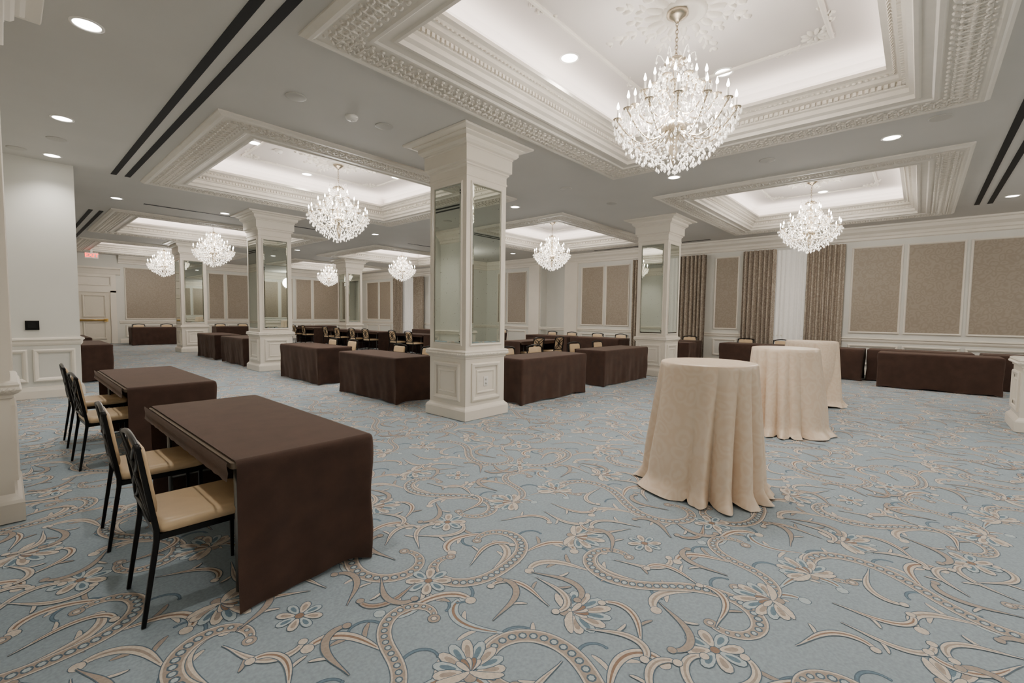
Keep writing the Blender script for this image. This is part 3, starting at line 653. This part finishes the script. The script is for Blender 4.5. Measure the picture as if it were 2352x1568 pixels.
# ------------------------------------------------------------------ cocktail tables
def cocktail(x,y,seed,label):
    rn=random.Random(seed); t=thing('cocktail_table',label,'table',(x,y,0),rn.random()*6,'round cocktail tables')
    H=1.08; R0=.38; n=400; ph=[rn.random()*6.28 for _ in range(8)]; rings=[]
    lev=[(H,-.02),(H-.003,-.008),(H-.012,.0)]+[(None,q/28.) for q in range(1,29)]
    for z,t_ in lev:
        row=[]
        for j in range(n):
            a=2*PI*j/n
            aw=a+.28*math.sin(2*a+ph[0])+.15*math.sin(3*a+ph[1])+.05*math.sin(5*a+ph[7])
            f=2*abs(math.sin(6.5*aw+ph[2]+.35*math.sin(2.6*t_+ph[6])))**.8-1      # round ridges, sharp valleys
            g=math.sin(19*aw+ph[3]+1.6*t_); h=math.sin(4*aw+ph[4]); amp=.75+.45*math.sin(3*a+ph[5]+.6*t_)
            if z: r=R0+t_; zz=z
            else:
                tt=min(1,t_*1.5)**.65
                r=R0+.075*t_+tt*(.5+.5*t_)*(amp*(.074*(f-.25)+.008*g)+.012*h)
                zz=H-.012-(H-.018)*t_
                if t_>.91: r+=.038*(t_-.91)/.09*(1+f*.6+.5*g)
                if t_>.99: zz=.006+.02*max(0,-f)+.010*max(0,g)
            row.append((r*math.cos(a),r*math.sin(a),zz))
        rings.append(row)
    b=MB(); b.loft(rings,False,False,0,True); b.add(rings[0],[tuple(range(n))],0,True); b.build('tablecloth',M['cloth'],t)
    k=MB(); k.lathe([(R0-.09,1.04),(R0-.09,1.065)],48,sm=False); k.build('tabletop',M['board'],t)
    k=MB(); k.lathe([(.22,.004),(.22,.02),(.04,.05),(.035,1.04)],24); k.build('pedestal',M['chrome'],t)
cocktail(3.98,1.32,1,'nearest round cocktail table under cream floor-length cloth')
cocktail(6.72,1.28,2,'middle round cocktail table under cream floor-length cloth')
cocktail(9.2,1.36,3,'farthest round cocktail table under cream floor-length cloth')
# ------------------------------------------------------------------ ceiling fittings
DL=[(200,57,0,'nearest the top left corner'),(143,272,0,'second along the left ceiling strip'),(120,357,0,'third along the left ceiling strip, above the wall pier'),(268,455,0,'above the black control panel side aisle'),(517,490,0,'left of the second mirrored column'),
 (2048,316,0,'between the two right hand trays'),(1548,407,0,'directly below the large chandelier'),(1183,475,0,'just right of the centre column capital'),(862,538,0,'between the second and centre columns'),(683,574,0,'right of the second column, far off'),
 (1178,582,0,'right of the centre column, far off'),(2325,450,0,'at the far right edge above the wall panels'),(930,610,0,'far off near the corner window'),
 (1308,133,1,'in the large tray, left one'),(1662,166,1,'in the large tray, right one'),(585,328,1,'in the second tray, leftmost one'),(705,400,1,'in the second tray, middle one'),(910,407,1,'in the second tray, right one'),(1890,440,1,'in the right hand tray'),(1338,515,1,'in the tray behind the centre column')]
dm=MB(); dm.lathe([(.115,0),(.115,-.006),(.095,-.008),(.092,0)],28,cap=False); DT=dm.mesh('trim_ring',M['white'])
dm=MB(); dm.lathe([(.093,-.001),(.08,-.004),(0.001,-.005)],28); DLn=dm.mesh('lens',M['lamp'])
for px,py,hi,wh in DL:
    z=RZ if hi else CE; p=P(px,py,z)
    t=thing('recessed_downlight','round glowing recessed downlight '+wh,'ceiling light',p,0,'recessed downlights'); ob('trim_ring',DT,t); ob('lens',DLn,t)
    lamp('downlight',(p.x,p.y,z-.03),105,(1,.94,.87),spot_size=2.1,spot_blend=.9,shadow_soft_size=.07)
for x,y in ((.57,2.2),(.57,-1.),(4.5,-2.2),(7.95,-2.),(2.,-3.)): lamp('downlight',(x,y,CE-.03),90,(1,.94,.87),spot_size=2.1,spot_blend=.9,shadow_soft_size=.07)  # unseen spots added to fill the foreground, no downlight fixtures here
sm=MB(); sm.lathe([(.075,0),(.075,-.02),(.06,-.045),(.03,-.055),(.001,-.055)],24); SM=sm.mesh('detector_body',M['white'])
sp=MB(); sp.lathe([(.11,0),(.11,-.006),(.095,-.01),(.001,-.008)],28); SP=sp.mesh('speaker_grille',M['grey'])
for px,py,hi,wh in ((808,267,0,'above and left of the centre column'),(640,345,1,'inside the second tray')):
    t=thing('smoke_detector','white round smoke detector '+wh,'smoke detector',P(px,py,RZ if hi else CE)); ob('body',SM,t)
    k=MB(); k.lathe([(.012,-.055),(.012,-.062),(.001,-.062)],10); k.build('indicator',M['grey'],t)
for px,py,wh in ((680,222,'below the large tray, left'),(882,290,'beside the smoke detector'),(130,319,'between two left downlights'),(38,340,'at the far left edge'),(1762,368,'right of the large chandelier'),(2160,270,'right of the between-tray downlight'),(1300,433,'right of the centre column'),(1405,467,'left of the right hand tray')):
    tag(ob('ceiling_speaker',SP,None,P(px,py,CE)),'flat round grey ceiling disc '+wh,'ceiling speaker',group='ceiling discs')
def track(x0,x1,y0,y1,label):
    k=MB(); k.box(x0,x1,y0,y1,CE-.006,CE-.001); tag(k.build('ceiling_track',M['black']),label,'ceiling slot')
track(1.35,1.43,-5,10.75,'long black ceiling slot at left, outer one'); track(1.54,1.62,-5,10.75,'long black ceiling slot at left, inner one beside the tray')
track(1.45,1.53,14.9,21.7,'far black ceiling slot beyond the pier, outer one'); track(1.64,1.72,14.9,21.7,'far black ceiling slot beyond the pier, inner one')
track(4,13.5,-.80,-.72,'black ceiling slot at right, nearer the tray'); track(4,13.5,-.99,-.91,'black ceiling slot at right, farther from the tray')
track(2.2,6.8,13.1,13.17,'thin black ceiling slot above the second mirrored column'); track(9.3,13.8,13.1,13.17,'thin black ceiling slot behind the centre column'); track(14.5,14.57,4.9,9.,'thin black ceiling slot along the window wall')
# ------------------------------------------------------------------ control panel, exit sign
t=thing('control_panel','black square touch panel on the left wall pier','wall control',(.31,10.67,1.19))
k=MB(); k.box(-.08,.08,-.022,0,-.075,.075); k.build('bezel',M['frame'],t); k=MB(); k.box(-.05,.05,-.026,-.02,-.04,.05); k.build('screen',M['screen'],t)
t=thing('exit_sign','glowing red exit sign hanging near the far door','sign',(2.42,24.5,3.60))
k=MB(); k.box(-.2,.2,-.02,.02,-.11,.11); k.box(-.03,.03,-.015,.015,.11,.25); k.build('housing',M['white'],t)
cu=bpy.data.curves.new('letters','FONT'); cu.body='EXIT'; cu.size=.2; cu.align_x='CENTER'; cu.align_y='CENTER'; cu.extrude=.003
tmp=bpy.data.objects.new('tmp_letters',cu); C.objects.link(tmp); dg=bpy.context.evaluated_depsgraph_get(); dg.update()
me=bpy.data.meshes.new_from_object(tmp.evaluated_get(dg)); bpy.data.objects.remove(tmp); me.materials.clear(); me.materials.append(M['red'])
o=ob('letters',me,t,(0,-.025,0)); o.rotation_euler=(PI/2,0,0)
# ------------------------------------------------------------------ world
w=bpy.data.worlds.new('world'); bpy.context.scene.world=w; w.use_nodes=True
w.node_tree.nodes['Background'].inputs[0].default_value=(.8,.85,.9,1); w.node_tree.nodes['Background'].inputs[1].default_value=.3
